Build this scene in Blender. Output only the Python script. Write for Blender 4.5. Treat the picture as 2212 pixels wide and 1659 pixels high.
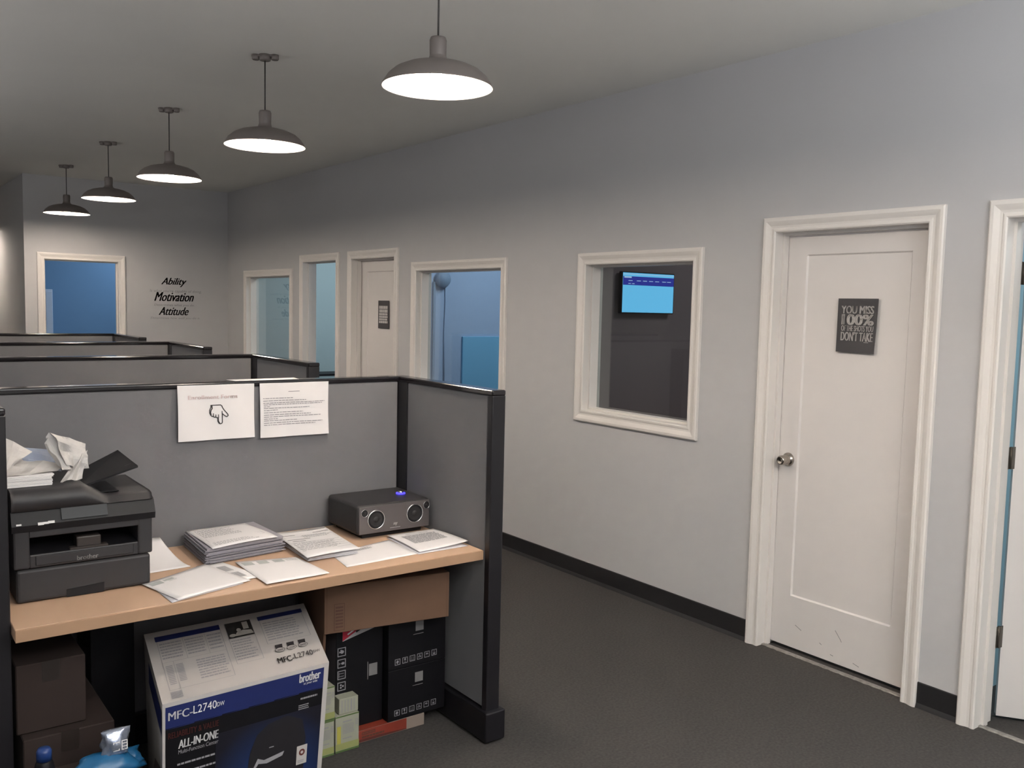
import bpy, bmesh, math, random
from mathutils import Vector, Matrix
random.seed(7)
S = bpy.context.scene
C = S.collection
for o in list(bpy.data.objects): bpy.data.objects.remove(o)

# ------------------------------------------------------------------ camera
YAW, PITCH, ROLL, CAMH, FPX = 0.6404092, 0.0844247, 0.0228389, 1.6534786, 1955.38
fw = Vector((math.sin(YAW)*math.cos(PITCH), math.cos(YAW)*math.cos(PITCH), -math.sin(PITCH)))
rt = Vector((math.cos(YAW), -math.sin(YAW), 0)); up = rt.cross(fw)
r2 = rt*math.cos(ROLL)+up*math.sin(ROLL); u2 = -rt*math.sin(ROLL)+up*math.cos(ROLL)
cam = bpy.data.cameras.new('camera'); camo = bpy.data.objects.new('camera', cam); C.objects.link(camo)
cam.sensor_width = 36; cam.lens = FPX/2212*36; cam.clip_start = .02
camo.matrix_world = Matrix(((r2.x,u2.x,-fw.x,0),(r2.y,u2.y,-fw.y,0),(r2.z,u2.z,-fw.z,CAMH),(0,0,0,1)))
S.camera = camo

# ------------------------------------------------------------------ world, room lights, exposure
S.view_settings.view_transform = 'Standard'; S.view_settings.look = 'None'
S.view_settings.gamma = 1; S.view_settings.use_curve_mapping = False
S.view_settings.exposure = 2.92
w = bpy.data.worlds.new('world'); S.world = w; w.use_nodes = True
w.node_tree.nodes['Background'].inputs[0].default_value = (.5,.6,.75,1)
w.node_tree.nodes['Background'].inputs[1].default_value = .3
BULB = 75.0          # radiance of the pendant bulbs
def area(name, loc, sx, sy, power, col, rot=(0,0,0)):
    l = bpy.data.lights.new(name, 'AREA'); l.shape = 'RECTANGLE'; l.size = sx; l.size_y = sy
    l.energy = power; l.color = col
    o = bpy.data.objects.new(name, l); C.objects.link(o); o.location = loc; o.rotation_euler = rot
    return o
# ceiling lights of the side offices, plus added fill lights
area('office_light', (5.2, .4, 2.86), .6, 1.2, 6, (.80,.93,1))
area('office_light', (5.1, 6.0, 2.86), .6, 1.2, 6, (.86,.92,1))
area('office_light', (4.9, 8.9, 2.86), .6, 1.2, 4.2, (.86,.95,1))
area('office_light', (3.2, 11.6, 2.86), .6, .6, 3.6, (.84,.92,1))
area('fill_uplight', (1.0, -1.2, 1.7), 2.6, 2.0, 42, (.93,.96,1), (math.pi,0,0))  # added unseen fill that brightens the ceiling, no real fixture
area('fill_uplight', (-2.2, 5.5, 1.7), 1.6, 4, 13, (.97,.96,.97), (math.pi,0,0))  # second added fill out of view, lifts the ceiling at left
area('office_light', (5.2, 3.2, 2.86), .6, .6, 2.0, (1,.93,.94))  # added faint fill for the dark office, no lamp is lit there

# ------------------------------------------------------------------ materials
def lin(c):
    c = c/255.0
    return c/12.92 if c <= .04045 else ((c+.055)/1.055)**2.4
MATS = {}
def mat(name, rgb, rough=.6, metal=0, noise=0, scale=40, bump=0, bscale=None, spec=.5, emit=None, rgb2=None, coat=0):
    """procedural principled material; rgb in sRGB 0-255, noise mixes towards rgb2 (or a darker tone)"""
    if name in MATS: return MATS[name]
    m = bpy.data.materials.new(name); m.use_nodes = True; nt = m.node_tree
    b = nt.nodes['Principled BSDF']; col = [lin(v) for v in rgb]+[1]
    b.inputs['Roughness'].default_value = rough; b.inputs['Metallic'].default_value = metal
    b.inputs['Specular IOR Level'].default_value = spec; b.inputs['Base Color'].default_value = col
    if coat: b.inputs['Coat Weight'].default_value = coat; b.inputs['Coat Roughness'].default_value = .12
    tc = nt.nodes.new('ShaderNodeTexCoord')
    n = nt.nodes.new('ShaderNodeTexNoise'); n.inputs['Scale'].default_value = scale; n.inputs['Detail'].default_value = 4
    nt.links.new(tc.outputs['Object'], n.inputs['Vector'])
    mx = nt.nodes.new('ShaderNodeMix'); mx.data_type = 'RGBA'
    c2 = [lin(v) for v in rgb2]+[1] if rgb2 else [v*(1-max(noise,.03)) for v in col[:3]]+[1]
    mx.inputs[6].default_value = col; mx.inputs[7].default_value = c2
    nt.links.new(n.outputs['Fac'], mx.inputs[0]); nt.links.new(mx.outputs[2], b.inputs['Base Color'])
    if bump:
        bn = nt.nodes.new('ShaderNodeBump'); bn.inputs['Strength'].default_value = bump; bn.inputs['Distance'].default_value = .002
        n2 = nt.nodes.new('ShaderNodeTexNoise'); n2.inputs['Scale'].default_value = bscale or scale*3; n2.inputs['Detail'].default_value = 3
        nt.links.new(tc.outputs['Object'], n2.inputs['Vector'])
        nt.links.new(n2.outputs['Fac'], bn.inputs['Height']); nt.links.new(bn.outputs['Normal'], b.inputs['Normal'])
    if emit:
        b.inputs['Emission Color'].default_value = [lin(v) for v in emit[0]]+[1]; b.inputs['Emission Strength'].default_value = emit[1]
    MATS[name] = m
    return m
M_wall = mat('wall_paint', (190,189,190), .85, noise=.05, scale=3, bump=.12, bscale=260)
M_ceil = mat('ceiling_paint', (238,236,230), .9, noise=.06, scale=2, bump=.1, bscale=200)
M_trim = mat('white_trim_paint', (226,221,216), .42, noise=.04, scale=8)
M_door = mat('white_door_paint', (224,219,216), .45, noise=.04, scale=5)
M_base = mat('black_vinyl', (34,33,35), .45, noise=.2, scale=30)
M_dark = mat('dark_room_paint', (128,118,120), .9, noise=.05)
M_blue = mat('blue_wall_paint', (150,174,204), .8, noise=.06, scale=4)
M_deep = mat('deep_blue_wall_paint', (98,138,178), .8, noise=.1, scale=2)
M_teal = mat('pale_teal_wall_paint', (176,196,200), .8, noise=.06, scale=3)
M_cyan = mat('light_blue_wall_paint', (168,198,208), .8, noise=.05, scale=3)
M_carpet = mat('grey_carpet', (84,81,79), .95, noise=.5, scale=90, bump=1.0, bscale=420, spec=.1, rgb2=(54,52,51))
M_thr = mat('aluminium_threshold', (176,172,166), .5, metal=.5, noise=.5, scale=60, rgb2=(96,92,88))
M_fab = mat('grey_panel_fabric', (122,120,121), .95, noise=.12, scale=5, bump=.35, bscale=700, spec=.15, rgb2=(110,110,113))
M_frame = mat('black_panel_frame', (26,24,28), .38, noise=.1, scale=20)
M_cap = mat('glossy_black_cap', (30,27,30), .12, noise=.1, scale=20)
M_lam = mat('maple_laminate', (198,166,140), .42, noise=.1, scale=9, rgb2=(190,156,128))
M_edge = mat('maple_edge_band', (172,138,110), .45, noise=.1, scale=30)
M_paper = mat('white_paper', (233,229,228), .8, noise=.03, scale=12)
M_paper2 = mat('grey_white_paper', (214,210,214), .8, noise=.08, scale=30)
M_ink = mat('black_ink', (46,42,44), .7)
M_inkg = mat('grey_ink', (140,138,142), .7)
M_inkf = mat('faded_pink_ink', (212,190,188), .8)
M_pla = mat('charcoal_plastic', (46,44,46), .5, noise=.1, scale=60, bump=.15, bscale=900)
M_plab = mat('black_plastic', (22,21,24), .5, spec=.3, noise=.1, scale=60)
M_silver = mat('silver_print', (196,194,192), .45, metal=.2)
M_lampmetal = mat('bronze_lamp_metal', (120,112,108), .5, metal=.1, noise=.1)
M_lampin = mat('white_enamel', (244,242,238), .5)
M_cord = mat('dark_cord', (60,56,54), .6)
M_bulb = mat('lit_bulb', (255,250,240), .4, emit=((255,240,224), BULB))
M_nick = mat('brushed_nickel', (176,168,160), .22, metal=1, noise=.1, scale=50)
M_hinge = mat('worn_hinge_metal', (112,106,98), .4, metal=.8, noise=.2)
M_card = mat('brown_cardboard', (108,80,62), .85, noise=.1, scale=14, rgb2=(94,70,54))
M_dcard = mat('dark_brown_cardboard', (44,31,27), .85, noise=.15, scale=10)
M_white = mat('white_carton', (176,171,168), .6, noise=.06, scale=10)
M_navy = mat('navy_print', (22,34,88), .45, noise=.1, scale=6)
M_blk = mat('black_carton_print', (14,13,17), .5, spec=.25, noise=.1, scale=6)
M_grayc = mat('grey_carton', (84,82,88), .55, noise=.1)
M_wht = mat('white_print', (226,224,224), .6)
M_dred = mat('dark_red_print', (84,36,30), .6)
M_red = mat('red_print', (178,36,58), .55)
M_oran = mat('orange_red_print', (140,54,38), .55, noise=.3, scale=20)
M_green = mat('leaf_green_print', (78,100,54), .6)
M_lime = mat('pale_lime_print', (146,150,94), .6, noise=.1)
M_cream = mat('cream_print', (152,152,136), .6)
M_chrome = mat('chrome', (220,220,222), .22, metal=1)
M_spkf = mat('gunmetal_front', (108,102,102), .38, metal=.55, noise=.06, scale=50)
M_led = mat('blue_light_ring', (60,60,255), .4, emit=((60,50,255), .4))
M_wled = mat('white_indicator', (230,235,255), .4, emit=((220,230,255), .3))
M_post = mat('charcoal_poster', (66,64,66), .55, noise=.08, scale=8)
M_postw = mat('poster_lettering', (206,202,200), .6, noise=.1, scale=60)
M_bluep = mat('glossy_blue_plastic', (32,100,142), .35, noise=.2, scale=14, rgb2=(24,76,118))
M_navp = mat('navy_plastic', (30,56,112), .35)
M_wrap = mat('crumpled_wrapper', (206,202,196), .5, noise=.12, scale=18, rgb2=(176,172,172))
M_wrapb = mat('bluish_wrapper', (150,160,182), .5, noise=.2, scale=18)
def foil():
    m = mat('clear_film', (190,196,204), .12, metal=.6, noise=.4, scale=60, bump=.8, bscale=60, rgb2=(110,120,150)); return m
M_film = foil()
def glassmat():
    m = bpy.data.materials.new('window_glass'); m.use_nodes = True; nt = m.node_tree; nt.nodes.clear()
    o = nt.nodes.new('ShaderNodeOutputMaterial'); t = nt.nodes.new('ShaderNodeBsdfTransparent'); g = nt.nodes.new('ShaderNodeBsdfGlossy')
    t.inputs[0].default_value = (.90,.93,.925,1); g.inputs['Roughness'].default_value = .015
    f = nt.nodes.new('ShaderNodeFresnel'); ge = nt.nodes.new('ShaderNodeNewGeometry'); ma = nt.nodes.new('ShaderNodeMapRange')
    ma.inputs[3].default_value = 1.5; ma.inputs[4].default_value = 1/1.5      # same reflection from either face of the thin pane
    nt.links.new(ge.outputs['Backfacing'], ma.inputs[0]); nt.links.new(ma.outputs[0], f.inputs[0])
    mu = nt.nodes.new('ShaderNodeMath'); mu.operation = 'MULTIPLY'; mu.inputs[1].default_value = 1.7
    mx = nt.nodes.new('ShaderNodeMixShader')
    nt.links.new(f.outputs[0], mu.inputs[0]); nt.links.new(mu.outputs[0], mx.inputs[0])
    nt.links.new(t.outputs[0], mx.inputs[1]); nt.links.new(g.outputs[0], mx.inputs[2]); nt.links.new(mx.outputs[0], o.inputs[0])
    return m
M_glass = glassmat()

# ------------------------------------------------------------------ mesh builder
ROOTM = {}
def tag(o, label=None, cat=None, group=None, kind=None):
    if label: o['label'] = label
    if cat: o['category'] = cat
    if group: o['group'] = group
    if kind: o['kind'] = kind
    return o
def thing(name, label, cat, loc=(0,0,0), rz=0, group=None, kind=None):
    o = bpy.data.objects.new(name, None); C.objects.link(o); o.location = loc; o.rotation_euler = (0,0,rz)
    o.empty_display_size = .05
    ROOTM[o.name] = (Matrix.Translation(Vector(loc)) @ Matrix.Rotation(rz,4,'Z')).inverted()
    return tag(o, label, cat, group, kind)
class MB:
    def __init__(s): s.v = []; s.f = []; s.sm = []
    def add(s, vs, fs, smooth=False):
        b = len(s.v); s.v += [tuple(v) for v in vs]
        s.f += [tuple(b+i for i in f) for f in fs]; s.sm += [smooth]*len(fs)
        return s
    def box(s, x0,x1,y0,y1,z0,z1, bev=0, seg=2, M=None):
        if bev <= 0:
            vs = [(x,y,z) for z in (z0,z1) for y in (y0,y1) for x in (x0,x1)]
            fs = [(0,2,3,1),(4,5,7,6),(0,1,5,4),(2,6,7,3),(0,4,6,2),(1,3,7,5)]
            if M: vs = [M @ Vector(v) for v in vs]
            return s.add(vs, fs)
        bm = bmesh.new(); bmesh.ops.create_cube(bm, size=1)
        for v in bm.verts: v.co = Vector(((x0+x1)/2+v.co.x*(x1-x0), (y0+y1)/2+v.co.y*(y1-y0), (z0+z1)/2+v.co.z*(z1-z0)))
        bmesh.ops.bevel(bm, geom=list(bm.edges), offset=bev, segments=seg, affect='EDGES', profile=.5)
        bm.verts.index_update()
        vs = [(M @ v.co) if M else v.co.copy() for v in bm.verts]; fs = [[v.index for v in f.verts] for f in bm.faces]
        bm.free(); return s.add(vs, fs)
    def hexa(s, b, t):   # bottom 4 ccw, top 4 ccw
        return s.add(list(b)+list(t), [(3,2,1,0),(4,5,6,7),(0,1,5,4),(1,2,6,5),(2,3,7,6),(3,0,4,7)])
    def lathe(s, prof, org=(0,0,0), axis='Z', n=40, smooth=True, cap=True):
        org = Vector(org); vs = []; fs = []
        for r, h in prof:
            for i in range(n):
                a = 2*math.pi*i/n; c, d = r*math.cos(a), r*math.sin(a)
                p = {'Z':(c,d,h),'Y':(c,h,d),'X':(h,c,d)}[axis]
                vs.append(org+Vector(p))
        for k in range(len(prof)-1):
            for i in range(n):
                j = (i+1)%n; q = (k*n+i, k*n+j, (k+1)*n+j, (k+1)*n+i)
                fs.append(q if axis != 'Y' else q[::-1])
        s.add(vs, fs, smooth)
        if cap:
            b = len(s.v)-len(vs)
            for k in (0, len(prof)-1):
                if prof[k][0] > 1e-5:
                    s.f.append(tuple(b+k*n+i for i in (range(n) if k else reversed(range(n))))); s.sm.append(False)
        return s
    def tube(s, pts, r, n=10, closed=False):
        pts = [Vector(p) for p in pts]; vs = []; fs = []; N = len(pts)
        for k, p in enumerate(pts):
            d = (pts[(k+1)%N]-pts[k-1]) if closed else (pts[min(k+1,N-1)]-pts[max(k-1,0)])
            d.normalize(); a = Vector((0,0,1)) if abs(d.z) < .9 else Vector((1,0,0))
            e1 = d.cross(a).normalized(); e2 = d.cross(e1)
            rr = r[k] if isinstance(r, (list,tuple)) else r
            for i in range(n):
                t = 2*math.pi*i/n; vs.append(p+e1*rr*math.cos(t)+e2*rr*math.sin(t))
        for k in range(N if closed else N-1):
            k2 = (k+1)%N
            for i in range(n): j = (i+1)%n; fs.append((k*n+i,k*n+j,k2*n+j,k2*n+i))
        s.add(vs, fs, True)
        if not closed:
            b = len(s.v)-len(vs); s.f.append(tuple(b+i for i in reversed(range(n)))); s.f.append(tuple(b+(N-1)*n+i for i in range(n))); s.sm += [False,False]
        return s
    def prism(s, poly, d0, d1, fn):
        """poly: list of (a,b); fn(a,b,d)->xyz, extruded between depths d0 and d1"""
        n = len(poly); vs = [fn(a,b,d0) for a,b in poly]+[fn(a,b,d1) for a,b in poly]
        fs = [tuple(range(n)), tuple(reversed(range(n,2*n)))]+[(i,i+n,(i+1)%n+n,(i+1)%n) for i in range(n)]
        return s.add(vs, fs)
    # ---- flat print on a surface fn(u,v)->point
    def poly(s, fn, pts): return s.add([fn(*p) for p in pts], [tuple(range(len(pts)))])
    def rect(s, fn, u0,u1,v0,v1, n=1):
        for i in range(n):
            a, b = u0+(u1-u0)*i/n, u0+(u1-u0)*(i+1)/n
            s.poly(fn, [(a,v0),(b,v0),(b,v1),(a,v1)])
        return s
    def frame(s, fn, u0,u1,v0,v1, tu, tv):
        s.rect(fn,u0,u1,v0,v0+tv); s.rect(fn,u0,u1,v1-tv,v1); s.rect(fn,u0,u0+tu,v0+tv,v1-tv); s.rect(fn,u1-tu,u1,v0+tv,v1-tv); return s
    def stroke(s, fn, pts, w, asp=1.0):
        """polyline as a ribbon; w width in v units, asp = width/height of the surface"""
        for (a,b),(c,d) in zip(pts[:-1], pts[1:]):
            dx, dy = (c-a)*asp, d-b; L = math.hypot(dx,dy) or 1; nx, ny = -dy/L*w/2, dx/L*w/2; ex, ey = dx/L*w*.3, dy/L*w*.3
            s.poly(fn, [((a*asp-ex+nx)/asp,b-ey+ny),((a*asp-ex-nx)/asp,b-ey-ny),((c*asp+ex-nx)/asp,d+ey-ny),((c*asp+ex+nx)/asp,d+ey+ny)])
        return s
    def ell(s, fn, cu, cv, ru, rv, n=24, r_in=0):
        P = [(cu+ru*math.cos(2*math.pi*i/n), cv+rv*math.sin(2*math.pi*i/n)) for i in range(n)]
        if not r_in: return s.poly(fn, P)
        Q = [(cu+ru*r_in*math.cos(2*math.pi*i/n), cv+rv*r_in*math.sin(2*math.pi*i/n)) for i in range(n)]
        for i in range(n): j = (i+1)%n; s.poly(fn, [P[i],P[j],Q[j],Q[i]])
        return s
    def dashes(s, fn, u0,u1,v0,v1, lines, h=.5, fill=1.0, rag=.25):
        """illegible small print: rows of word-length dashes"""
        dv = (v1-v0)/lines; W = (u1-u0)
        for k in range(lines):
            v = v1-(k+.5)*dv; e = u1-W*rag*random.random(); u = u0
            while u < e:
                L = W*random.uniform(.05,.16)*fill
                s.rect(fn, u, min(u+L,e), v-dv*h/2, v+dv*h/2); u += L+W*.018
        return s
    def text(s, fn, string, u0,u1,v0,v1, bold=0, shear=0, space=1.0):
        vs, fs = glyphs(string, bold, shear, space)
        return s.add([fn(u0+(u1-u0)*x, v0+(v1-v0)*y) for x,y in vs], fs)
    def build(s, name, m, parent=None, world=True):
        vs = s.v
        if parent is not None and world:
            root = parent.parent or parent; Mi = ROOTM.get(root.name)
            if Mi is not None: vs = [Mi @ Vector(v) for v in vs]
        me = bpy.data.meshes.new(name); me.from_pydata([tuple(v) for v in vs], [], s.f)
        me.materials.append(m); me.polygons.foreach_set('use_smooth', s.sm); me.update()
        o = bpy.data.objects.new(name, me); C.objects.link(o)
        if parent is not None: o.parent = parent
        return o
_g = {}
def glyphs(string, bold, shear, space):
    k = (string,bold,shear,space)
    if k in _g: return _g[k]
    cu = bpy.data.curves.new('t','FONT'); cu.body = string; cu.shear = shear; cu.space_character = space; cu.resolution_u = 3
    ob = bpy.data.objects.new('t', cu); C.objects.link(ob); bpy.context.view_layer.update()
    me = bpy.data.meshes.new_from_object(ob.evaluated_get(bpy.context.evaluated_depsgraph_get()))
    P = [v.co.copy() for v in me.vertices]; F = [tuple(p.vertices) for p in me.polygons]
    x0, x1 = min(p.x for p in P), max(p.x for p in P); y0, y1 = min(p.y for p in P), max(p.y for p in P)
    VV = []; FF = []                      # heavier weight: overlapping copies side by side
    for dx in ((0,) if not bold else (-bold,-bold/2,0,bold/2,bold)):
        FF += [tuple(i+len(VV) for i in f) for f in F]
        VV += [((p.x+dx-x0+bold)/(x1-x0+2*bold), (p.y-y0)/(y1-y0)) for p in P]
    _g[k] = (VV, FF)
    bpy.data.objects.remove(ob); bpy.data.curves.remove(cu); bpy.data.meshes.remove(me)
    return _g[k]
def quad(p00, p10, p11, p01, off=.0008):
    p00,p10,p11,p01 = map(Vector,(p00,p10,p11,p01)); n = (p10-p00).cross(p01-p00).normalized()*off
    return lambda u,v: p00*(1-u)*(1-v)+p10*u*(1-v)+p11*u*v+p01*(1-u)*v+n
def xp(x, off=.0008):   # print plane on a wall x=const facing -x : fn(y,z)
    return lambda a,b: (x-off, a, b)
def sheet(name, label, cat, c, z0=0, zf=None, m=None, group=None, th=.0012, N=10, parent=None):
    """a sheet of paper over four corners a,b,cc,d (a->b front edge seen from the aisle). returns (obj, surface fn)"""
    c = [Vector(p) for p in c]; zf = zf or (lambda u,v: 0)
    def f(u,v, e=0):
        p = c[0]*(1-u)*(1-v)+c[1]*u*(1-v)+c[2]*u*v+c[3]*(1-u)*v
        return Vector((p.x,p.y,p.z+z0+zf(u,v)+e))
    mb = MB(); n = N+1
    vs = [f(i/N,j/N,th) for j in range(n) for i in range(n)]+[f(i/N,j/N) for j in range(n) for i in range(n)]
    fs = []
    for j in range(N):
        for i in range(N):
            a = j*n+i; fs.append((a,a+1,a+n+1,a+n)); b = a+n*n; fs.append((b+n,b+n+1,b+1,b))
    for i in range(N):
        for a,b in ((i,i+1),(N*n+i+1,N*n+i)): fs.append((b,a,a+n*n,b+n*n))
        a,b = i*n,(i+1)*n; fs.append((a,b,b+n*n,a+n*n)); a,b = i*n+N,(i+1)*n+N; fs.append((b,a,a+n*n,b+n*n))
    mb.add(vs, fs, True)
    o = mb.build(name, m or M_paper, parent)
    if parent is None: tag(o, label, cat, group)
    return o, (lambda u,v: f(u,v,th+.0006))

# ------------------------------------------------------------------ room shell
W, WT, H, F = 3.633, .13, 2.891, 10.42
def struct(o): o['kind'] = 'structure'; return o
struct(MB().box(-4,7.2,-3.4,14.2,-.1,0).build('floor', M_carpet))
struct(MB().box(-4,7.2,-3.4,14.2,H,H+.1).build('ceiling', M_ceil))
# openings in the right wall: (y0, y1, z0, z1)
D0=(.935,1.695,0,2.04); D1=(2.012,2.772,0,2.04); W1=(3.292,4.144,1.042,1.918); W2=(5.02,6.143,1.042,1.918)
D2=(6.4975,7.254,0,2.04); D3=(7.567,8.2875,0,2.04); W4=(8.616,9.80,1.042,1.918)
mb = MB(); y = -3.4; J = .018
for (a,b,z0,z1) in (D0,D1,W1,W2,D2,D3,W4):
    a -= J; b += J; z1 += J; z0 = z0-J if z0 else 0
    mb.box(W,W+WT,y,a,0,H); mb.box(W,W+WT,a,b,z1,H)
    if z0: mb.box(W,W+WT,a,b,0,z0)
    y = b
mb.box(W,W+WT,y,F,0,H)
struct(mb.build('wall_right', M_wall))
FD=(1.724,2.44,0,2.04)
mb = MB(); mb.box(1.54,FD[0]-J,F,F+.12,0,H); mb.box(FD[1]+J,W+WT,F,F+.12,0,H); mb.box(FD[0]-J,FD[1]+J,F,F+.12,FD[3]+J,H)
struct(mb.build('wall_far', M_wall))
struct(MB().box(1.54,1.66,F+.12,14.1,0,H).build('wall_hall', M_wall))
struct(MB().box(-4,1.54,14,14.1,0,H).build('wall_hall_end', M_wall))
struct(MB().box(-4,-3.9,-3.4,14,0,H).build('wall_left', M_wall))
struct(MB().box(-3.9,7.2,-3.4,-3.3,0,H).build('wall_back', M_wall))
# offices behind the right wall and behind the far wall
struct(MB().box(6.8,6.9,-3.3,14,0,H).build('wall_outer', M_teal))
struct(MB().box(W+WT,6.8,1.86,1.95,0,H).build('wall_first_office', M_cyan))
struct(MB().box(W+WT,6.8,4.60,4.68,0,H).build('wall_dark_office', M_dark))
struct(MB().box(W+WT,6.8,7.36,7.45,0,H).build('wall_blue_office', M_blue))
struct(MB().box(W+WT,6.8,F,F+.12,0,H).build('wall_teal_office', M_teal))
struct(MB().box(1.66,6.8,12.6,12.7,0,H).build('wall_deep_blue_office', M_deep))

PROF = [(0,0),(0,.010),(.006,.014),(.014,.0135),(.020,.011),(.030,.012),(.040,.016),(.052,.020),(.064,.020),(.070,.016),(.070,0)]
def casing(fn, r, door=True):
    a0,a1,b0,b1 = r; mb = MB(); vs = []; n = 4
    for o,d in PROF:
        bb = 0.0 if door else b0-o
        vs += [fn(a0-o,bb,d),fn(a0-o,b1+o,d),fn(a1+o,b1+o,d),fn(a1+o,bb,d)]
    fs = []
    for k in range(len(PROF)-1):
        for i in range(3 if door else 4):
            j = (i+1)%4; fs.append((k*4+i,k*4+j,(k+1)*4+j,(k+1)*4+i))
    mb.add(vs,fs)
    return mb
def jamb(fn, r, door=True, depth=WT, stop=(.037,.055)):
    a0,a1,b0,b1 = r; mb = MB()
    def bx(p0,p1,q0,q1,d0,d1):
        mb.prism([(p0,q0),(p1,q0),(p1,q1),(p0,q1)], d0, d1, fn)
    t = J-.001
    bx(a0-t,a0,b0,b1+t,0,-depth); bx(a1,a1+t,b0,b1+t,0,-depth); bx(a0,a1,b1,b1+t,0,-depth)
    if not door: bx(a0-t,a1+t,b0-t,b0,0,-depth)
    s0,s1 = stop; w = .012
    bx(a0,a0+w,b0,b1,-s0,-s1); bx(a1-w,a1,b0,b1,-s0,-s1); bx(a0+w,a1-w,b1-w,b1,-s0,-s1)
    if not door: bx(a0+w,a1-w,b0,b0+w,-s0,-s1)
    return mb
fr = lambda a,b,d: (W-d, a, b)         # right wall: d towards the room
ff = lambda a,b,d: (a, F-d, b)         # far wall
def window(k, r):
    t = thing('window_%d'%k, None, None, (W, (r[0]+r[1])/2, r[2]), kind='structure')
    casing(fr, r, False).build('window_casing', M_trim, t)
    jamb(fr, r, False, stop=(.037,.099)).build('window_jamb', M_trim, t)
    MB().box(W+.1,W+.104, r[0],r[1],r[2],r[3]).build('window_pane', M_glass, t)
window(1,W1); window(2,W2); window(3,W4)

def leaf_mb(w_, h, th=.035):
    """door leaf in local axes: x along width 0..w, y thickness (front at y=0), z height; one recessed panel"""
    mb = MB(); st, tr, br = .112, .10, .255; d = .008; g = .007
    X = [0,st,st+g,w_-st-g,w_-st,w_]; Z = [0,br,br+g,h-tr-g,h-tr,h]
    def yy(i,j): return d if (2<=i<=3 and 2<=j<=3) else 0
    vs = [(X[i],yy(i,j),Z[j]) for j in range(6) for i in range(6)]; fs = []
    for j in range(5):
        for i in range(5): a = j*6+i; fs.append((a,a+1,a+7,a+6))
    mb.add(vs,fs)
    mb.add([(0,0,0),(w_,0,0),(w_,0,h),(0,0,h),(0,th,0),(w_,th,0),(w_,th,h),(0,th,h)], [(4,7,6,5),(0,4,5,1),(1,5,6,2),(2,6,7,3),(3,7,4,0)])
    return mb
def place(mb, loc, rz):
    R = Matrix.Translation(Vector(loc)) @ Matrix.Rotation(rz,4,'Z'); mb.v = [tuple(R @ Vector(v)) for v in mb.v]; return mb
def knob(parent, y, z, x=3.715):
    MB().lathe([(.0,0),(.033,0),(.033,-.004),(.026,-.012),(.020,-.018),(.0215,-.03),(.0235,-.045),(.0225,-.062),(.019,-.068),(.015,-.069),(.013,-.066),(.0,-.066)],(x,y,z),'X').build('door_knob', M_nick, parent)
def hinge(parent, x, y, z, axis='r'):
    mb = MB(); mb.lathe([(.0065,-.045),(.0065,.045)],(x,y,z),'Z',12); mb.box(x-.006,x+.02,y-.006,y-.003,z-.045,z+.045); mb.box(x-.02,x+.004,y+.001,y+.003,z-.045,z+.045); mb.build('hinge', M_hinge, parent)
# door 1: closed, poster on it
t = thing('door_1', None, None, (W,(D1[0]+D1[1])/2,0), kind='structure')
casing(fr,D1).build('door_casing',M_trim,t); jamb(fr,D1,stop=(.045,.08)).build('door_jamb',M_trim,t)
lf = place(leaf_mb(.756,2.018), (3.716, D1[1]-.002, .018), -math.pi/2).build('door_leaf', M_door, t); knob(lf, 2.706, .943)
sc = MB()
fn = lambda a,b: (3.7152,a,b)
for pts in ([(2.62,.135),(2.585,.118)],[(2.40,.175),(2.37,.138),(2.365,.13)],[(2.48,.09),(2.47,.084)],[(2.3,.05),(2.27,.042)],[(2.42,.052),(2.405,.05)]):
    sc.stroke(fn, pts, .003)
sc.build('scuff_mark', M_inkg, lf)
# door 2: closed, far along the wall
t = thing('door_2', None, None, (W,(D2[0]+D2[1])/2,0), kind='structure')
casing(fr,D2).build('door_casing',M_trim,t); jamb(fr,D2,stop=(.045,.08)).build('door_jamb',M_trim,t)
lf = place(leaf_mb(.752,2.018), (3.722, D2[1]-.002, .018), -math.pi/2).build('door_leaf', M_door, t); knob(lf, 7.18, .943, 3.721)
# door 3: open doorway
t = thing('door_3', None, None, (W,(D3[0]+D3[1])/2,0), kind='structure')
casing(fr,D3).build('door_casing',M_trim,t); jamb(fr,D3,stop=(.045,.08)).build('door_jamb',M_trim,t)
place(leaf_mb(.71,2.018), (3.80, D3[0]-.045, .018), 0).build('door_leaf', M_door, t)
# door 4: nearest, leaf pushed part way into the blue lit office
t = thing('door_4', None, None, (W,(D0[0]+D0[1])/2,0), kind='structure')
casing(fr,D0).build('door_casing',M_trim,t); jamb(fr,D0,stop=(.045,.08)).build('door_jamb',M_trim,t)
lf = place(leaf_mb(.756,2.018), (3.799,1.691,.015), -math.radians(55)).build('door_leaf', M_door, t)
for z in (1.834,1.094,.352): hinge(t, 3.781, 1.693, z)
# door 5: far wall, opened into the deep blue office
t = thing('door_5', None, None, ((FD[0]+FD[1])/2,F,0), kind='structure')
casing(ff,FD).build('door_casing',M_trim,t); jamb(ff,FD,depth=.12,stop=(.045,.08)).build('door_jamb',M_trim,t)
place(leaf_mb(.70,2.018), (FD[0]-.03,F+.125,.015), math.radians(88)).build('door_leaf', M_door, t)
MB().box(FD[0]-.001,FD[0]+.003,F+.085,F+.12,1.78,1.87).build('hinge', M_hinge, t)
struct(MB().box(W-.012,W-.0,-3.3,D0[0]-.07,0,.105).build('baseboard_near', M_base))
k = 0
mb = MB()
for a,b in ((D0[1]+.07,D1[0]-.07),(D1[1]+.07,D2[0]-.07),(D2[1]+.07,D3[0]-.07),(D3[1]+.07,F)):
    mb.prism([(0,0),(.014,0),(.011,.008),(.006,.02),(.005,.107),(0,.110)], a, b, lambda p,q,d: (W-p, d, q))
struct(mb.build('baseboard_right', M_base))
mb = MB()
for a,b in ((1.54,FD[0]-.07),(FD[1]+.07,W)): mb.box(a,b,F-.006,F,0,.11)
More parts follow.
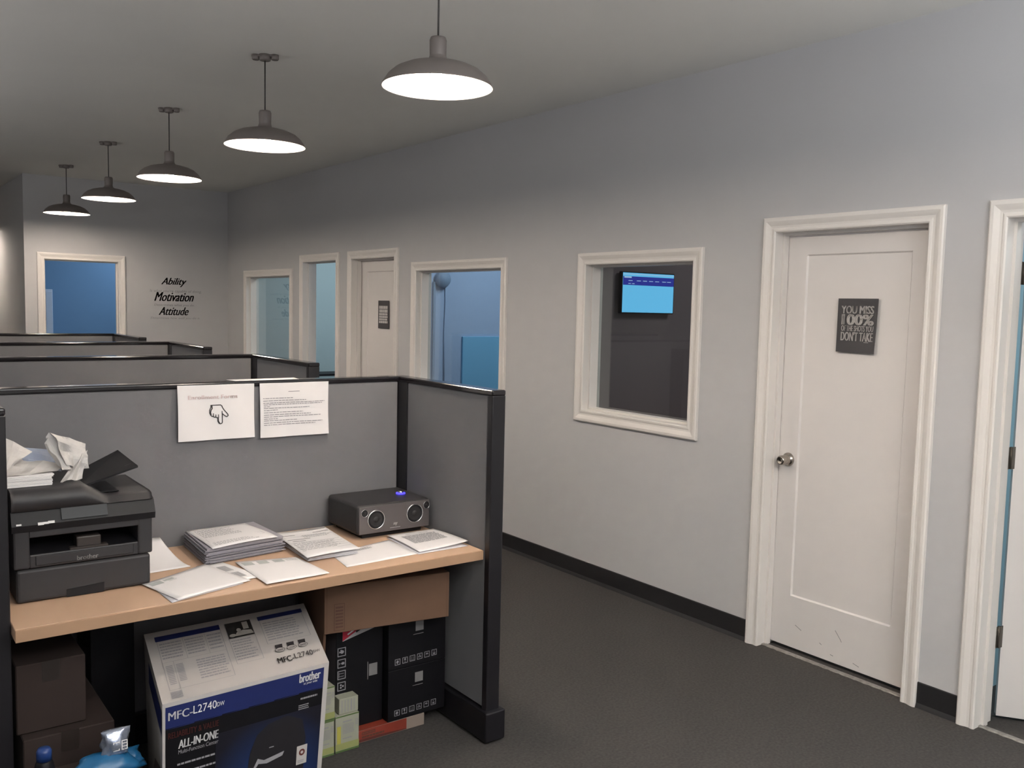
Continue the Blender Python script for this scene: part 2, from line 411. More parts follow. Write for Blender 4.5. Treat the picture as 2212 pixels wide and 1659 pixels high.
struct(mb.build('baseboard_far', M_base))
# metal thresholds where the carpet stops
def threshold(k, a, b, x):
    mb = MB(); n = 40; vs = []
    for i in range(n+1):
        yv = a+(b-a)*i/n; j = .0025*math.sin(i*2.3)+.0015*random.random()
        vs += [(x-.014+j,yv,.0005),(x-.011+j,yv,.006),(x+.011,yv,.006),(x+.014,yv,.0005)]
    fs = [(4*i+q,4*i+4+q,4*i+5+q,4*i+1+q) for i in range(n) for q in range(3)]
    mb.add(vs,fs); struct(mb.build('trim_%d'%k, M_thr))
threshold(1, D1[0], D1[1], 3.672); threshold(2, D0[0], D0[1], 3.675)

# ------------------------------------------------------------------ pendant lamps
LX, LZ, LY, LD = 1.7665, 2.4386, 2.8626, 1.6501
def make_lamp(label):
    t = thing('pendant_lamp', label, 'lamp', (LX,LY,LZ), group='dish pendants over the cubicles')
    x,y,z = LX,LY,LZ
    out = [(.2,.0),(.2,.004),(.196,.012),(.18,.036),(.155,.058),(.12,.074),(.08,.084),(.045,.090),(.034,.098),(.030,.112)]
    inn = [(.026,.104),(.034,.090),(.06,.082),(.11,.070),(.148,.052),(.174,.031),(.191,.009),(.196,.001),(.2,.0)]
    MB().lathe(out,(x,y,z),n=64,cap=False).build('lamp_shade', M_lampmetal, t)
    MB().lathe(inn,(x,y,z),n=64,cap=False).build('shade_lining', M_lampin, t)
    MB().lathe([(.028,.100),(.030,.112),(.031,.165),(.027,.176),(.006,.178)],(x,y,z)).build('lamp_socket', M_lampmetal, t)
    MB().lathe([(.0,-.004),(.014,-.001),(.024,.010),(.029,.024),(.028,.038),(.020,.056),(.014,.068),(.014,.1)],(x,y,z+.002),n=24,cap=False).build('bulb', M_bulb, t)
    MB().tube([(x,y,z+.175),(x,y,H-.03)],.0035,8).build('lamp_cord', M_cord, t)
    mb = MB()
    mb.lathe([(.024,-.030),(.028,-.028),(.03,0)],(x,y,H)); 
    d = Vector((math.cos(.64),-math.sin(.64),0))
    for s in (-.046,.05): mb.lathe([(.016,-.026),(.019,-.022),(.019,0)],(x+d.x*s,y+d.y*s,H),n=20)
    R = Matrix.Translation((x,y,H)) @ Matrix.Rotation(-.64,4,'Z'); mb.box(-.066,.066,-.014,.014,-.012,0,.003,M=R)
    mb.build('ceiling_mount', M_lampmetal, t)
    return t
def dup(root, loc, label=None):
    r = root.copy(); C.objects.link(r); r.location = loc
    if label: r['label'] = label
    for ch in list(root.children):
        c = ch.copy(); C.objects.link(c); c.parent = r
        for g in ch.children:
            d = g.copy(); C.objects.link(d); d.parent = c
    return r
lamp = make_lamp('dish pendant lamp above the printer cubicle, largest and rightmost of the five lit ones')
for i, lb in enumerate(['dish pendant lamp second from the right, hanging over the second cubicle row',
        'middle one of the five lit dish pendant lamps','dish pendant lamp second from the left, second smallest in the row',
        'smallest dish pendant lamp, leftmost of the five, nearest the far wall']):
    dup(lamp, (LX,LY+(i+1)*LD,LZ), lb)
for k,(x,y) in enumerate([(LX,LY-LD),(LX,LY-2*LD),(.95,12.3)]):
    dup(lamp, (x,y,LZ), ['dish pendant lamp just behind the camera side of the row, outside the photo','dish pendant lamp farthest behind the camera, outside the photo','dish pendant lamp in the hall past the far wall corner, outside the photo'][k])

# ------------------------------------------------------------------ cubicle partitions
PZ = 1.347
def partition(y1, depth, label, left=False, x0=-1.2):
    """back panel facing the camera at y1, side panel coming forward by depth"""
    t = thing('cubicle_partition', label, 'partition', (1.0,y1+.03,0), group='grey fabric cubicle partitions')
    ye = y1-depth
    sx0, sx1 = 1.925, 1.985
    MB().box(x0,sx0-.002,y1,y1+.06,.13,PZ-.022,.004,1).build('fabric_panel', M_fab, t)
    MB().box(sx0+.003,sx1-.003,ye+.035,y1-.075,.13,PZ-.022,.004,1).build('fabric_panel', M_fab, t)
    mb = MB(); mb.box(x0,sx1,y1-.003,y1+.063,PZ-.022,PZ,.006,3); mb.build('top_cap', M_cap, t)
    mb = MB(); mb.box(sx0-.001,sx1+.001,ye,y1-.003,PZ-.022,PZ,.006,3); mb.build('top_cap', M_cap, t)
    MB().box(sx0,sx1,y1-.075,y1+.06,0,PZ-.02,.003,1).build('corner_post', M_frame, t)
    MB().box(sx0,sx1,ye,ye+.033,0,PZ-.02,.004,2).build('end_post', M_frame, t)
    mb = MB(); mb.box(x0,sx0,y1-.012,y1+.072,.008,.13,.005,1); mb.box(sx0-.014,sx1+.016,ye-.02,y1+.06,.008,.125,.006,2)
    mb.build('base_raceway', M_frame, t)
    if left:
        MB().box(.303,.357,2.835,y1-.002,.13,PZ-.022,.004,1).build('fabric_panel', M_fab, t)
        MB().box(.30,.36,2.80,2.833,0,PZ-.02,.004,2).build('end_post', M_frame, t)
        MB().box(.30,.36,2.80,y1-.004,PZ-.022,PZ,.006,3).build('top_cap', M_cap, t)
        MB().box(.29,.37,2.785,y1-.01,.008,.125,.005,1).build('base_raceway', M_frame, t)
    return t
partition(3.40,.70,'nearest grey fabric partition with two paper notices, around the printer desk',True)
partition(5.125,.80,'second cubicle partition, just behind the one carrying the paper notices')
partition(6.785,.79,'third cubicle partition back, between second and farthest grey panels')
partition(8.437,.85,'farthest cubicle partition, lowest strip in front of the blue doorway')

# ------------------------------------------------------------------ desk
t = thing('desk', 'light maple laminate desk fixed inside the nearest cubicle, loaded with papers','desk',(1.13,3.05,0))
MB().box(.362,1.922,2.742,3.385,.705,.74,.0015,1).build('desktop', M_lam, t)
MB().box(.362,1.922,2.7345,2.7418,.7045,.7395,.001,1).build('edge_band', M_edge, t)
for x in (.38,1.90):
    MB().box(x-.012,x+.004,2.9,3.38,.66,.705,.002,1).build('bracket', M_frame, t)

# ------------------------------------------------------------------ notices on the partition
def notice(name, label, x0,x1,z0,z1, bulge=.006):
    N=14; y=3.392
    def f(u,v,e=0):
        return Vector((x0+(x1-x0)*u, y-.001-e-bulge*math.sin(v*3.1)*(.4+.3*math.sin(u*5+1))-.006*(1-v)**3-.0025*math.sin(u*9+v*4), z0+(z1-z0)*v))
    mb = MB(); n=N+1
    vs = [f(i/N,j/N,.001) for j in range(n) for i in range(n)]+[f(i/N,j/N) for j in range(n) for i in range(n)]; fs=[]
    for j in range(N):
        for i in range(N): a=j*n+i; fs.append((a,a+1,a+n+1,a+n)); fs.append((a+n*n+n,a+n*n+n+1,a+n*n+1,a+n*n))
    mb.add(vs,fs,True); o = mb.build(name, M_paper); tag(o,label,'notice')
    return o, (lambda u,v: f(u,v,.0022))
o, fn = notice('paper_notice','paper notice with a hand symbol pointing down, pinned on the nearest partition', .993,1.283,1.130,1.338)
o['label'] = 'white paper notice with pointing-down hand, pinned near the top of the partition'
MB().text(fn,'Enrollment Forms',.13,.775,.745,.815,bold=.02).build('heading', M_inkf, o)
def hx(p): x,y=p; return ((x-75)/1965.0, 1-(y-(95-50*(x-75)/1965.))/(1500.))
hand = [(900,630),(1000,628),(1145,622),(1180,655),(1195,700),(1240,770),(1330,880),(1340,920),(1310,948),(1280,940),(1235,905),(1188,860),(1190,980),(1192,1100),(1175,1130),(1140,1142),(1110,1130),(1075,1070),(1072,970),(1050,975),(1020,950),(990,960),(960,935),(930,935),(900,910),(870,850),(868,770),(885,720),(900,690),(900,630)]
mb = MB().stroke(fn,[hx(p) for p in hand],.016,1.35)
for a in ([(1188,860),(1184,800)],[(1090,890),(1095,970)],[(1025,890),(1028,950)],[(962,855),(962,930)]): mb.stroke(fn,[hx(p) for p in a],.013,1.35)
mb.stroke(fn,[hx(p) for p in [(925,650),(930,720),(905,760),(890,830),(905,890)]],.02,1.35)
mb.stroke(fn,[hx(p) for p in [(1085,980),(1090,1070),(1120,1125)]],.02,1.35)
mb.build('hand_symbol', M_ink, o)
o, fn = notice('paper_notice','white paper notice of small typed lines, hung right of the pointing hand', 1.306,1.594,1.124,1.337,.003)
mb = MB(); mb.rect(fn,.40,.565,.83,.842)
for yv,a,b in [(385,1190,1540),(415,1190,1700),(443,1190,1935),(464,1195,1900),(487,1195,1275),(508,1195,1740),(533,1195,1360),(562,1195,1660),(590,1195,1755),(615,1195,1880),(640,1195,1360),(662,1195,1590),(690,1195,1900),(715,1195,1810)]:
    u = (a-1155)/825.; e = (b-1155)/825.; v = 1-(yv-195)/675.
    while u < e:
        L = random.uniform(.02,.075); mb.rect(fn,u,min(u+L,e),v-.006,v+.006); u += L+.008
mb.build('typed_lines', M_inkg, o)
o,_ = sheet('paper_sheet','clear-edged sheet lying flat on top of the nearest partition','paper',[(1.21,3.395,PZ),(1.47,3.40,PZ),(1.48,3.47,PZ),(1.20,3.462,PZ)],.001)
o['label'] = 'thin sheet lying flat on the top cap above the two notices'

# ------------------------------------------------------------------ posters, decal
t = thing('poster','dark poster reading YOU MISS 100% of the shots, on the nearest closed door','poster',(3.71,2.37,1.6))
Q = quad((3.7105,2.472,1.484),(3.7105,2.278,1.482),(3.7105,2.270,1.729),(3.7105,2.471,1.729),0)
bm = MB(); N=8; vs=[]; 
for e in (0,.0015):
    for j in range(N+1):
        for i in range(N+1):
            u,v=i/N,j/N; p=Q(u,v); vs.append((p.x-e-.006*max(0,u-.75)*4*max(0,.5-v),p.y,p.z))
n=N+1; fs=[]
for j in range(N):
    for i in range(N): a=j*n+i; fs.append((a+n,a+n+1,a+1,a)); b=a+n*n; fs.append((b,b+1,b+n+1,b+n))
bm.add(vs,fs); bm.build('backing', M_post, t)
fq = quad((3.7105,2.472,1.484),(3.7105,2.278,1.482),(3.7105,2.270,1.729),(3.7105,2.471,1.729),.0045)
mb = MB()
mb.text(fq,'YOU MISS',.10,.925,.72,.865,bold=.045); mb.text(fq,'100%',.12,.94,.51,.71,bold=.045)
mb.text(fq,'OF THE SHOTS YOU',.12,.94,.395,.50,bold=.04); mb.text(fq,"DON'T TAKE",.12,.945,.215,.385,bold=.05)
mb.poly(fq,[(.125,.66),(.20,.712),(.20,.66)]); mb.rect(fq,.72,.84,.195,.203); mb.build('lettering', M_postw, t)
t = thing('poster','small dark poster with a grey text block, on the farther closed door','poster',(3.719,6.84,1.57))
MB().box(3.7185,3.7205,6.746,6.932,1.450,1.686).build('backing', M_post, t)
fq = quad((3.7185,6.932,1.450),(3.7185,6.746,1.450),(3.7185,6.746,1.686),(3.7185,6.932,1.686),.001)
mb = MB(); random.seed(3)
for v0,v1,n_ in ((.70,.82,3),(.57,.69,3),(.47,.56,4),(.38,.46,3),(.29,.37,4),(.19,.28,3)):
    u=.1
    while u<.88:
        L=random.uniform(.07,.2); mb.rect(fq,u,min(u+L,.9),v0,v1-.01); u+=L+.02
mb.build('lettering', M_postw, t)
t = thing('wall_decal','script wall lettering Ability, Motivation, Attitude on the far grey wall','decal',(3.05,F,1.67))
fq = lambda x,z: (x,F-.0012,z)
def dl(s_,x0,x1,z0,z1,m,**k): MB().text(fq,s_,x0,x1,z0,z1,**k).build('lettering',m,t)
dl('Ability',2.885,3.165,1.795,1.895,M_ink,bold=.03,shear=.45)
dl("Is what you're capable of doing.",2.765,3.33,1.725,1.765,M_inkg,shear=.2)
dl('Motivation',2.81,3.245,1.635,1.735,M_ink,bold=.035,shear=.45)
dl('Determines what you do.',2.81,3.25,1.575,1.605,M_inkg,shear=.2)
dl('Attitude',2.855,3.185,1.480,1.570,M_ink,bold=.03,shear=.45)
dl('Determines how well you do it.',2.77,3.31,1.430,1.460,M_inkg,shear=.2)

# ------------------------------------------------------------------ things inside the side offices
t = thing('television','lit television with blue page, seen through the dark office window','television',(4.57,4.59,1.77))
MB().box(4.312,4.826,4.555,4.585,1.630,1.918,.004,2).build('housing', M_plab, t)
MB().box(4.5,4.64,4.585,4.599,1.70,1.84).build('wall_mount', M_frame, t)
M_scr = mat('lit_screen', (10,20,30), .3, emit=((104,192,240), .15))
M_scrn = mat('lit_screen_navy', (10,12,30), .3, emit=((44,52,150), .14))
M_scrw = mat('lit_screen_pale', (10,20,30), .3, emit=((170,205,240), .14))
sc_ = MB().box(4.320,4.818,4.5535,4.5548,1.638,1.910).build('screen', M_scr, t)
fq = quad((4.32,4.5535,1.638),(4.818,4.5535,1.638),(4.818,4.5535,1.91),(4.32,4.5535,1.91),.0008)
MB().rect(fq,.0,1,.69,.91).build('page_header', M_scrn, sc_)
fq2 = quad((4.32,4.5535,1.638),(4.818,4.5535,1.638),(4.818,4.5535,1.91),(4.32,4.5535,1.91),.0014)
mb = MB(); mb.rect(fq2,.02,.16,.87,.905)
for u in (.1,.26,.38,.50,.62,.76,.86): mb.rect(fq2,u,u+.08,.795,.81)
for u in (.10,.17): mb.rect(fq2,u,u+.05,.72,.735)
mb.rect(fq2,0,1,.955,.975)
mb.build('page_text', M_scrw, sc_)
t = thing('table','low dark table inside the unlit office behind the window','table',(4.5,4.2,0))
MB().box(4.0,5.4,3.95,4.55,.72,.75,.003,1).build('table_top', M_lam, t)
for x,y in ((4.03,3.98),(5.37,3.98),(4.03,4.52),(5.37,4.52)): MB().box(x-.02,x+.02,y-.02,y+.02,0,.72).build('leg', M_frame, t)
t = thing('wall_speaker','round wall speaker with hanging cable inside the bright blue office','speaker',(4.62,7.36,1.9))
mb = MB().lathe([(.0,-.06),(.07,-.055),(.082,-.03),(.08,0)],(4.62,7.358,1.905),'Y',28); mb.build('housing', mat('blue_grey_plastic',(120,144,170),.6), t)
MB().tube([(4.66,7.35,1.86),(4.665,7.352,1.7),(4.655,7.352,1.4),(4.66,7.352,.9)],.006,8).build('cable', M_blue, t)
o = MB().box(4.86,6.2,7.335,7.359,.5,1.36,.003,1).build('pin_board', mat('cyan_board',(112,174,212),.7)); tag(o,'sky blue board low on the wall of the bright blue office','board')
o = MB().box(4.522,4.548,7.34,7.359,.1,1.88,.004,1).build('cable_conduit', mat('blue_conduit',(120,146,172),.7)); tag(o,'thin blue upright conduit at left in the bright blue office','conduit')
t = thing('office_chair','black office chair glimpsed low through the open teal doorway','chair',(4.83,9.75,0))
mb = MB(); N=12
vs=[]; 
for j in range(N+1):
    for i in range(N+1):
        u,v=i/N*2-1,j/N; r_=.22*(1-.25*v*v); vs.append((4.90+u*r_*.75, 9.80+.05*u*u, .50+.46*v*(1-.12*u*u)))
n=N+1; mb.add(vs,[(j*n+i,j*n+i+1,j*n+n+i+1,j*n+n+i) for j in range(N) for i in range(N)],True)
mb.add([(x,y+.04,z) for x,y,z in vs],[(j*n+n+i,j*n+n+i+1,j*n+i+1,j*n+i) for j in range(N) for i in range(N)],True)
mb.build('backrest', M_plab, t)
MB().box(4.62,5.1,9.45,9.85,.44,.50,.02,3).build('seat', M_plab, t)
MB().tube([(4.60,9.78,.5),(4.55,9.75,.7),(4.60,9.55,.72)],.014).build('armrest', M_plab, t)
MB().lathe([(.28,.02),(.26,.06),(.04,.09),(.03,.12),(.03,.44)],(4.86,9.65,0),n=20).build('pedestal', M_plab, t)
t = thing('side_table','dark small table behind the open teal doorway','table',(4.65,9.9,0))
MB().box(4.42,5.0,9.92,10.3,.79,.815,.003,1).build('table_top', M_plab, t)
for x,y in ((4.45,9.95),(4.97,9.95),(4.45,10.27),(4.97,10.27)): MB().box(x-.015,x+.015,y-.015,y+.015,0,.79).build('leg', M_frame, t)
t = thing('storage_cabinet','tall narrow pale cabinet standing inside the deep blue office','cabinet',(2.1,12.4,0))
MB().box(2.03,2.11,12.25,12.55,.0,1.745,.004,1).build('body', mat('pale_blue_metal',(176,196,220),.5), t)
MB().box(2.035,2.105,12.24,12.2495,.05,1.72,.002,1).build('door', mat('pale_blue_metal',(176,196,220),.5), t)

# ------------------------------------------------------------------ printer
DZ = .74
t = thing('printer','black all-in-one laser printer at left end of the maple desk','printer',(.59,3.16,DZ))
px0, px1, pf, pb = .392, .786, 2.962, 3.345
fp = lambda a,b,d: (a, pf-d, b)
def solid(name, prof, x0,x1, m, parent):   # prof (y,z) extruded along x
    return MB().prism(prof, x0, x1, lambda a,b,d: (d,a,b)).build(name, m, parent)
# lower cassette with hand notch
mb = MB()
mb.box(px0+.006,px1-.006,pf+.002,pb,.742,.843,.01,3)
mb.build('paper_cassette', M_pla, t)
MB().prism([(.533,.7425),(.640,.7425),(.640,.772),(.533,.766)],0,-.003,lambda a,b,d:(a,pf+.0035+d,b)).build('hand_notch', M_plab, t)
# main body: slightly bowed front built round the output slot
mb = MB(); z0,z1 = .845,.978
mb.box(px0,.436,pf,pb,z0,z1,.006,2); mb.box(.742,px1,pf,pb,z0,z1,.006,2)
mb.box(.434,.744,pf+.002,pb,z0,.886,.004,2); mb.box(.434,.744,pf,pb,.938,z1,.003,2)
mb.box(.434,.744,pf+.16,pb,.88,.94)
mb.build('body', M_pla, t)
MB().prism([(pf+.006,.886),(pf+.16,.905),(pf+.16,.88),(pf+.006,.88)],.436,.742,lambda a,b,d:(d,a,b)).build('output_tray', M_plab, t)
mb = MB(); mb.box(.565,.635,pf+.01,pf+.06,.889,.922,.004,2); mb.box(.545,.655,pf+.004,pf+.03,.884,.892,.002,1); mb.build('paper_stop', mat('brown_grey_plastic',(52,45,42),.5), t)
mb = MB(); mb.box(.450,.728,pf-.002,pf+.004,.852,.881,.002,1); mb.build('manual_feed_cover', M_pla, t)
fq = quad((px0,pf-.002,.74),(px1,pf-.002,.74),(px1,pf-.002,1.0),(px0,pf-.002,1.0),.0008)
MB().text(fq,'brother',(.563-px0)/.394,(.624-px0)/.394,.435,.49,bold=.02).build('maker_lettering', M_silver, t)
# control panel: sloping front band
solid('control_panel', [(pf-.004,.958),(pf-.008,.978),(pf+.012,1.018),(pf+.05,1.030),(pf+.05,.958)], px0-.004, px1+.008, M_plab, t)
cq = quad((px0,pf-.0085,.980),(px1,pf-.0085,.980),(px1,pf+.010,1.018),(px0,pf+.010,1.018),.001)
MB().rect(cq,.02,.055,.0,.12).build('panel_print', M_silver, t)
mb = MB(); mb.rect(cq,.165,.205,-.1,.1); mb.rect(cq,.2,.24,-.06,.1); mb.rect(cq,.235,.28,-.04,.14); mb.build('panel_print', M_silver, t)
MB().rect(cq,.545,.575,.20,.36).build('status_light', M_wled, t)
mb = MB(); mb.prism([(.33,.15),(.66,.15),(.66,.98),(.33,.98)],0,1,lambda a,b,d: tuple(cq(a,b)+Vector((0,-.003*(1-d),0)))); mb.build('display', mat('display_black',(16,15,18),.15), t)
# scanner lid with feeder hump on the left and lower deck on the right
def lid(u):   # height of the top over x
    if u < .585: return 1.078
    if u > .665: return 1.040
    k = (u-.585)/.08; return 1.078-.038*(3*k*k-2*k**3)
mb = MB(); N = 40; xs = [px0-.002+(px1+.006-px0)*i/N for i in range(N+1)]; rows = [(pf+.008,-.022),(pf+.022,-.004),(pf+.045,0),(pb-.03,0),(pb-.005,-.012)]
vs = [(x, yv, 1.022 if k < 0 else lid(x)+dz) for k,(yv,dz) in enumerate(rows) for x in xs]
b_ = [(x, pf+.006, 1.018) for x in xs]+[(x, pb, 1.018) for x in xs]
n = N+1; fs = [(k*n+i,k*n+i+1,(k+1)*n+i+1,(k+1)*n+i) for k in range(4) for i in range(N)]
o_ = 5*n
fs += [(o_+i,o_+i+1,i+1,i) for i in range(N)]+[(4*n+i,4*n+i+1,o_+n+i+1,o_+n+i) for i in range(N)]+[(o_+n+i,o_+n+i+1,o_+i+1,o_+i) for i in range(N)]
fs += [(o_,0,n,2*n,3*n,4*n,o_+n)[::-1],(o_+N,N,n+N,2*n+N,3*n+N,4*n+N,o_+n+N)]
mb.add(vs+b_, fs, True); mb.build('scanner_lid', M_pla, t)
mb = MB().box(.606,.70,3.02,3.20,1.0425,1.046,.001,1); mb.build('output_recess', M_plab, t)
# feeder tray sloping up to the right
mb = MB(); a0=(.585,3.03,1.066); a1=(.598,3.235,1.070); b0=(.765,3.045,1.115); b1=(.748,3.235,1.141)
off = Vector((.0,0,-.006))
P = [Vector(a0),Vector(b0),Vector(b1),Vector(a1)]
mb.hexa([p+off for p in P], P); mb.build('feeder_tray', M_plab, t)
mb = MB(); g = lambda u,v: P[0]*(1-u)*(1-v)+P[1]*u*(1-v)+P[2]*u*v+P[3]*(1-u)*v+Vector((0,0,.001))
for v in (.18,.8): MB().poly(g,[(.05,v),(.95,v),(.95,v+.02),(.05,v+.02)]).build('tray_rib', M_pla, t)

# open ream of paper on the printer
t = thing('paper_ream','opened ream of white paper in torn wrapper on top of the black printer','paper',(.47,3.15,1.08))
mb = MB()
for k in range(9):
    j = random.uniform(-.002,.002); mb.box(.372+j,.512+j+(.004 if k>6 else 0),3.035+j,3.26+j,1.0788+k*.0038,1.0788+k*.0038+.0036,.0008,1)
mb.build('sheets', M_paper, t)
def flap(name, pts, m, seed, amp=.006, N=10):
    random.seed(seed); P = [Vector(p) for p in pts]; n=N+1; vs=[]
    g = [[random.uniform(-1,1) for _ in range(5)] for _ in range(5)]
    def nz(u,v):
        x,y=u*3.999,v*3.999; i,j=int(x),int(y); fx,fy=x-i,y-j
        return g[j][i]*(1-fx)*(1-fy)+g[j][i+1]*fx*(1-fy)+g[j+1][i+1]*fx*fy+g[j+1][i]*(1-fx)*fy
    nr = (P[1]-P[0]).cross(P[3]-P[0]).normalized()
    for e in (0,.0008):
        for j in range(n):
            for i in range(n):
                u,v=i/N,j/N; vs.append(P[0]*(1-u)*(1-v)+P[1]*u*(1-v)+P[2]*u*v+P[3]*(1-u)*v+nr*(nz(u,v)*amp*2+e))
    fs=[]
    for j in range(N):
        for i in range(N): a=j*n+i; fs.append((a+n,a+n+1,a+1,a)); b=a+n*n; fs.append((b,b+1,b+n+1,b+n))
    return MB().add(vs,fs,False).build(name,m,t)
flap('wrapper_flap',[(.535,3.06,1.077),(.605,3.08,1.082),(.632,3.12,1.170),(.590,3.12,1.125)],M_wrap,1)
flap('wrapper_flap',[(.556,3.09,1.125),(.625,3.10,1.108),(.628,3.13,1.186),(.528,3.12,1.232)],M_wrap,2,.009)
flap('wrapper_flap',[(.540,3.05,1.118),(.575,3.09,1.105),(.520,3.14,1.225),(.508,3.12,1.190)],M_wrap,5,.006)
flap('wrapper_flap',[(.375,3.04,1.114),(.520,3.06,1.114),(.575,3.14,1.118),(.440,3.16,1.150)],M_wrap,3,.003)
flap('wrapper_flap',[(.425,3.13,1.135),(.560,3.14,1.108),(.540,3.22,1.150),(.420,3.22,1.178)],M_wrapb,4,.006)
flap('wrapper_flap',[(.372,3.04,1.118),(.405,3.06,1.140),(.475,3.14,1.172),(.372,3.15,1.232)],M_wrap,6,.003)

# ------------------------------------------------------------------ paper stack and loose sheets
random.seed(11)
def blob(name, zs, label=None):
    pass
t = thing('paper_stack','tall uneven stack of printed forms in the middle of the maple desk','paper stack',(1.14,3.22,DZ))
mb = MB(); n_ = 26
for k in range(n_):
    z = .7405+k*.0022; jx,jy = random.uniform(-.006,.006),random.uniform(-.006,.006)
    if k in (3,7,12,17): jx += .01; jy -= .006
    sk = -.0006*k
    a = [(.994+jx,3.082+jy,z),(1.284+jx,3.118+jy,z),(1.272+jx,3.385+min(jy,0),z),(1.008+jx,3.372+min(jy,0),z)]
    th = random.choice([.0012,.0018,.0021])
    mb.hexa(a,[(x,y,z+th) for x,y,z in a])
mb.build('sheets', mat('shaded_paper_edges',(164,159,166),.85,noise=.2,scale=60), t)  # sheet colour darkened for the shadows between layers
_,fn = sheet('top_sheet','', '',[(1.012,3.062,.7995),(1.262,3.100,.7995),(1.238,3.372,.7995),(1.012,3.366,.7995)],0,lambda u,v:.004*math.sin(u*3)*(1-v)+.002*math.sin(v*5),M_paper,parent=t)
mb = MB(); mb.frame(fn,.06,.93,.26,.40,.004,.004); mb.rect(fn,.06,.93,.33,.334); mb.dashes(fn,.08,.7,.46,.9,9,.35,.6); mb.dashes(fn,.08,.8,.08,.22,3,.3,.5); mb.build('printed_form', M_inkg, t)
G = 'loose printed sheets on the desk'
def wave(a=.0015,k=5,ph=0): return lambda u,v: a*(1+math.sin(u*k+ph)*math.cos(v*k*.7+ph))
# sheet curling up against the printer
def curl(u,v): return .0+.075*max(0,v-.15)**1.6
o,fn = sheet('paper_sheet','blank sheet curling up between the printer side and the partition','paper',[(.80,3.085,.741),(.946,3.094,.741),(.905,3.315,.741),(.862,3.325,.741)],0,curl,group=G)
o,fn = sheet('paper_sheet','lowest sheet under the loose pile before the printer, edge peeking out left','paper',[(.782,2.742,.7405),(1.03,2.815,.7405),(.975,3.05,.7405),(.772,2.985,.7405)],0,wave(.0006),M_paper2,group=G)
o,fn = sheet('paper_sheet','blank sheet topmost of the pile just right of the printer foot','paper',[(.803,2.744,.744),(1.057,2.823,.744),(.988,3.078,.744),(.752,2.962,.744)],.0,wave(.0012,4),group=G)
mb = MB(); mb.rect(fn,.04,.22,.78,.92); mb.build('printed_box', mat('pale_grey_ink',(176,178,176),.8), o)
mb = MB(); mb.rect(fn,.25,.40,.84,.90); mb.dashes(fn,.30,.44,.78,.92,4,.4); mb.build('printed_lines', mat('pale_grey_ink',(176,178,176),.8), o)
o,fn = sheet('paper_sheet','sheet with dark barcode blocks, mostly under the blank sheets','paper',[(.93,2.832,.7425),(1.108,2.850,.7425),(1.05,3.074,.7425),(.96,3.078,.7425)],0,wave(.0004),group=G)
for v0,v1 in ((.16,.42),(.52,.80)):
    mb = MB()
    for k in range(9): mb.rect(fn,.52,.80,v0+(v1-v0)*k/9,v0+(v1-v0)*(k+.55)/9)
    mb.build('printed_bars', M_inkg, o)
o,fn = sheet('paper_sheet','mostly blank sheet with a row of grey squares, in front of the stack','paper',[(1.083,2.752,.744),(1.306,2.760,.744),(1.288,2.998,.744),(1.085,3.052,.744)],.0,wave(.0012,5,1),group=G)
mb = MB()
for u in (.06,.30,.55): mb.rect(fn,u,u+.17,.80,.93)
mb.dashes(fn,.76,.97,.82,.93,4,.4); mb.build('printed_squares', mat('pale_grey_ink',(176,178,176),.8), o)
# pile of forms leaning off the stack
t = thing('paper_pile','pile of ruled forms fanned out beside the tall stack of forms','paper stack',(1.42,3.1,DZ))
mb = MB()
for k in range(8):
    z = .7424+k*.0023; j=random.uniform(-.005,.005)
    a=[(1.305+j+.002*k,2.935+j,z),(1.50+j,2.935+j,z),(1.535+j,3.29,z),(1.325+j,3.30,z)]
    mb.hexa(a,[(x,y,z+.0016) for x,y,z in a])
mb.build('sheets', M_paper2, t)
_,fn = sheet('top_sheet','','',[(1.290,2.905,.7615),(1.505,2.925,.7615),(1.530,3.285,.7615),(1.318,3.290,.7615)],0,lambda u,v:.003+.002*math.sin(u*4+v*3),M_paper,parent=t)
mb = MB()
for u0,u1,v in ((.62,.97,.93),(.66,.97,.83),(.04,.30,.80),(.05,.48,.62),(.1,.35,.55)): MB().rect(fn,u0,u1,v,v+.013).build('heavy_rule', M_ink, t)
mb = MB()
for v in (.72,.50,.42,.34,.26,.18): mb.rect(fn,.04,.96,v,v+.005)
mb.dashes(fn,.06,.9,.2,.5,9,.3,.8); mb.dashes(fn,.4,.95,.66,.78,3,.3,.6); mb.build('printed_form', M_inkg, t)
o,fn = sheet('paper_sheet','sheet with a bold headed line, overlapping the desk between forms and speaker','paper',[(1.392,2.803,.7405),(1.69,2.822,.7405),(1.693,3.052,.7405),(1.415,2.985,.7405)],.0,lambda u,v:0,group=G)
mb = MB(); mb.rect(fn,.14,.34,.90,.925); mb.dashes(fn,.30,.62,.78,.90,3,.35,.8,.1); mb.rect(fn,.02,.25,.70,.712); mb.build('printed_heading', M_ink, o)
o,fn = sheet('paper_sheet','sheet with a grey text panel in front of the black loudspeaker','paper',[(1.695,2.822,.7445),(1.916,2.830,.7445),(1.918,3.09,.7445),(1.708,3.092,.7445)],.0,lambda u,v:.002+.009*(1-v)*u*u+.003*math.sin(v*3),group=G)
mb = MB(); mb.dashes(fn,.16,.88,.36,.80,17,.55,1.3,.06); mb.rect(fn,.30,.78,.86,.875); mb.build('printed_text', M_inkg, o)
o,fn = sheet('paper_sheet','second sheet tucked below the grey text panel sheet','paper',[(1.685,2.812,.7408),(1.905,2.815,.7408),(1.91,3.07,.7408),(1.70,3.08,.7408)],0,wave(.0003),M_paper2,group=G)

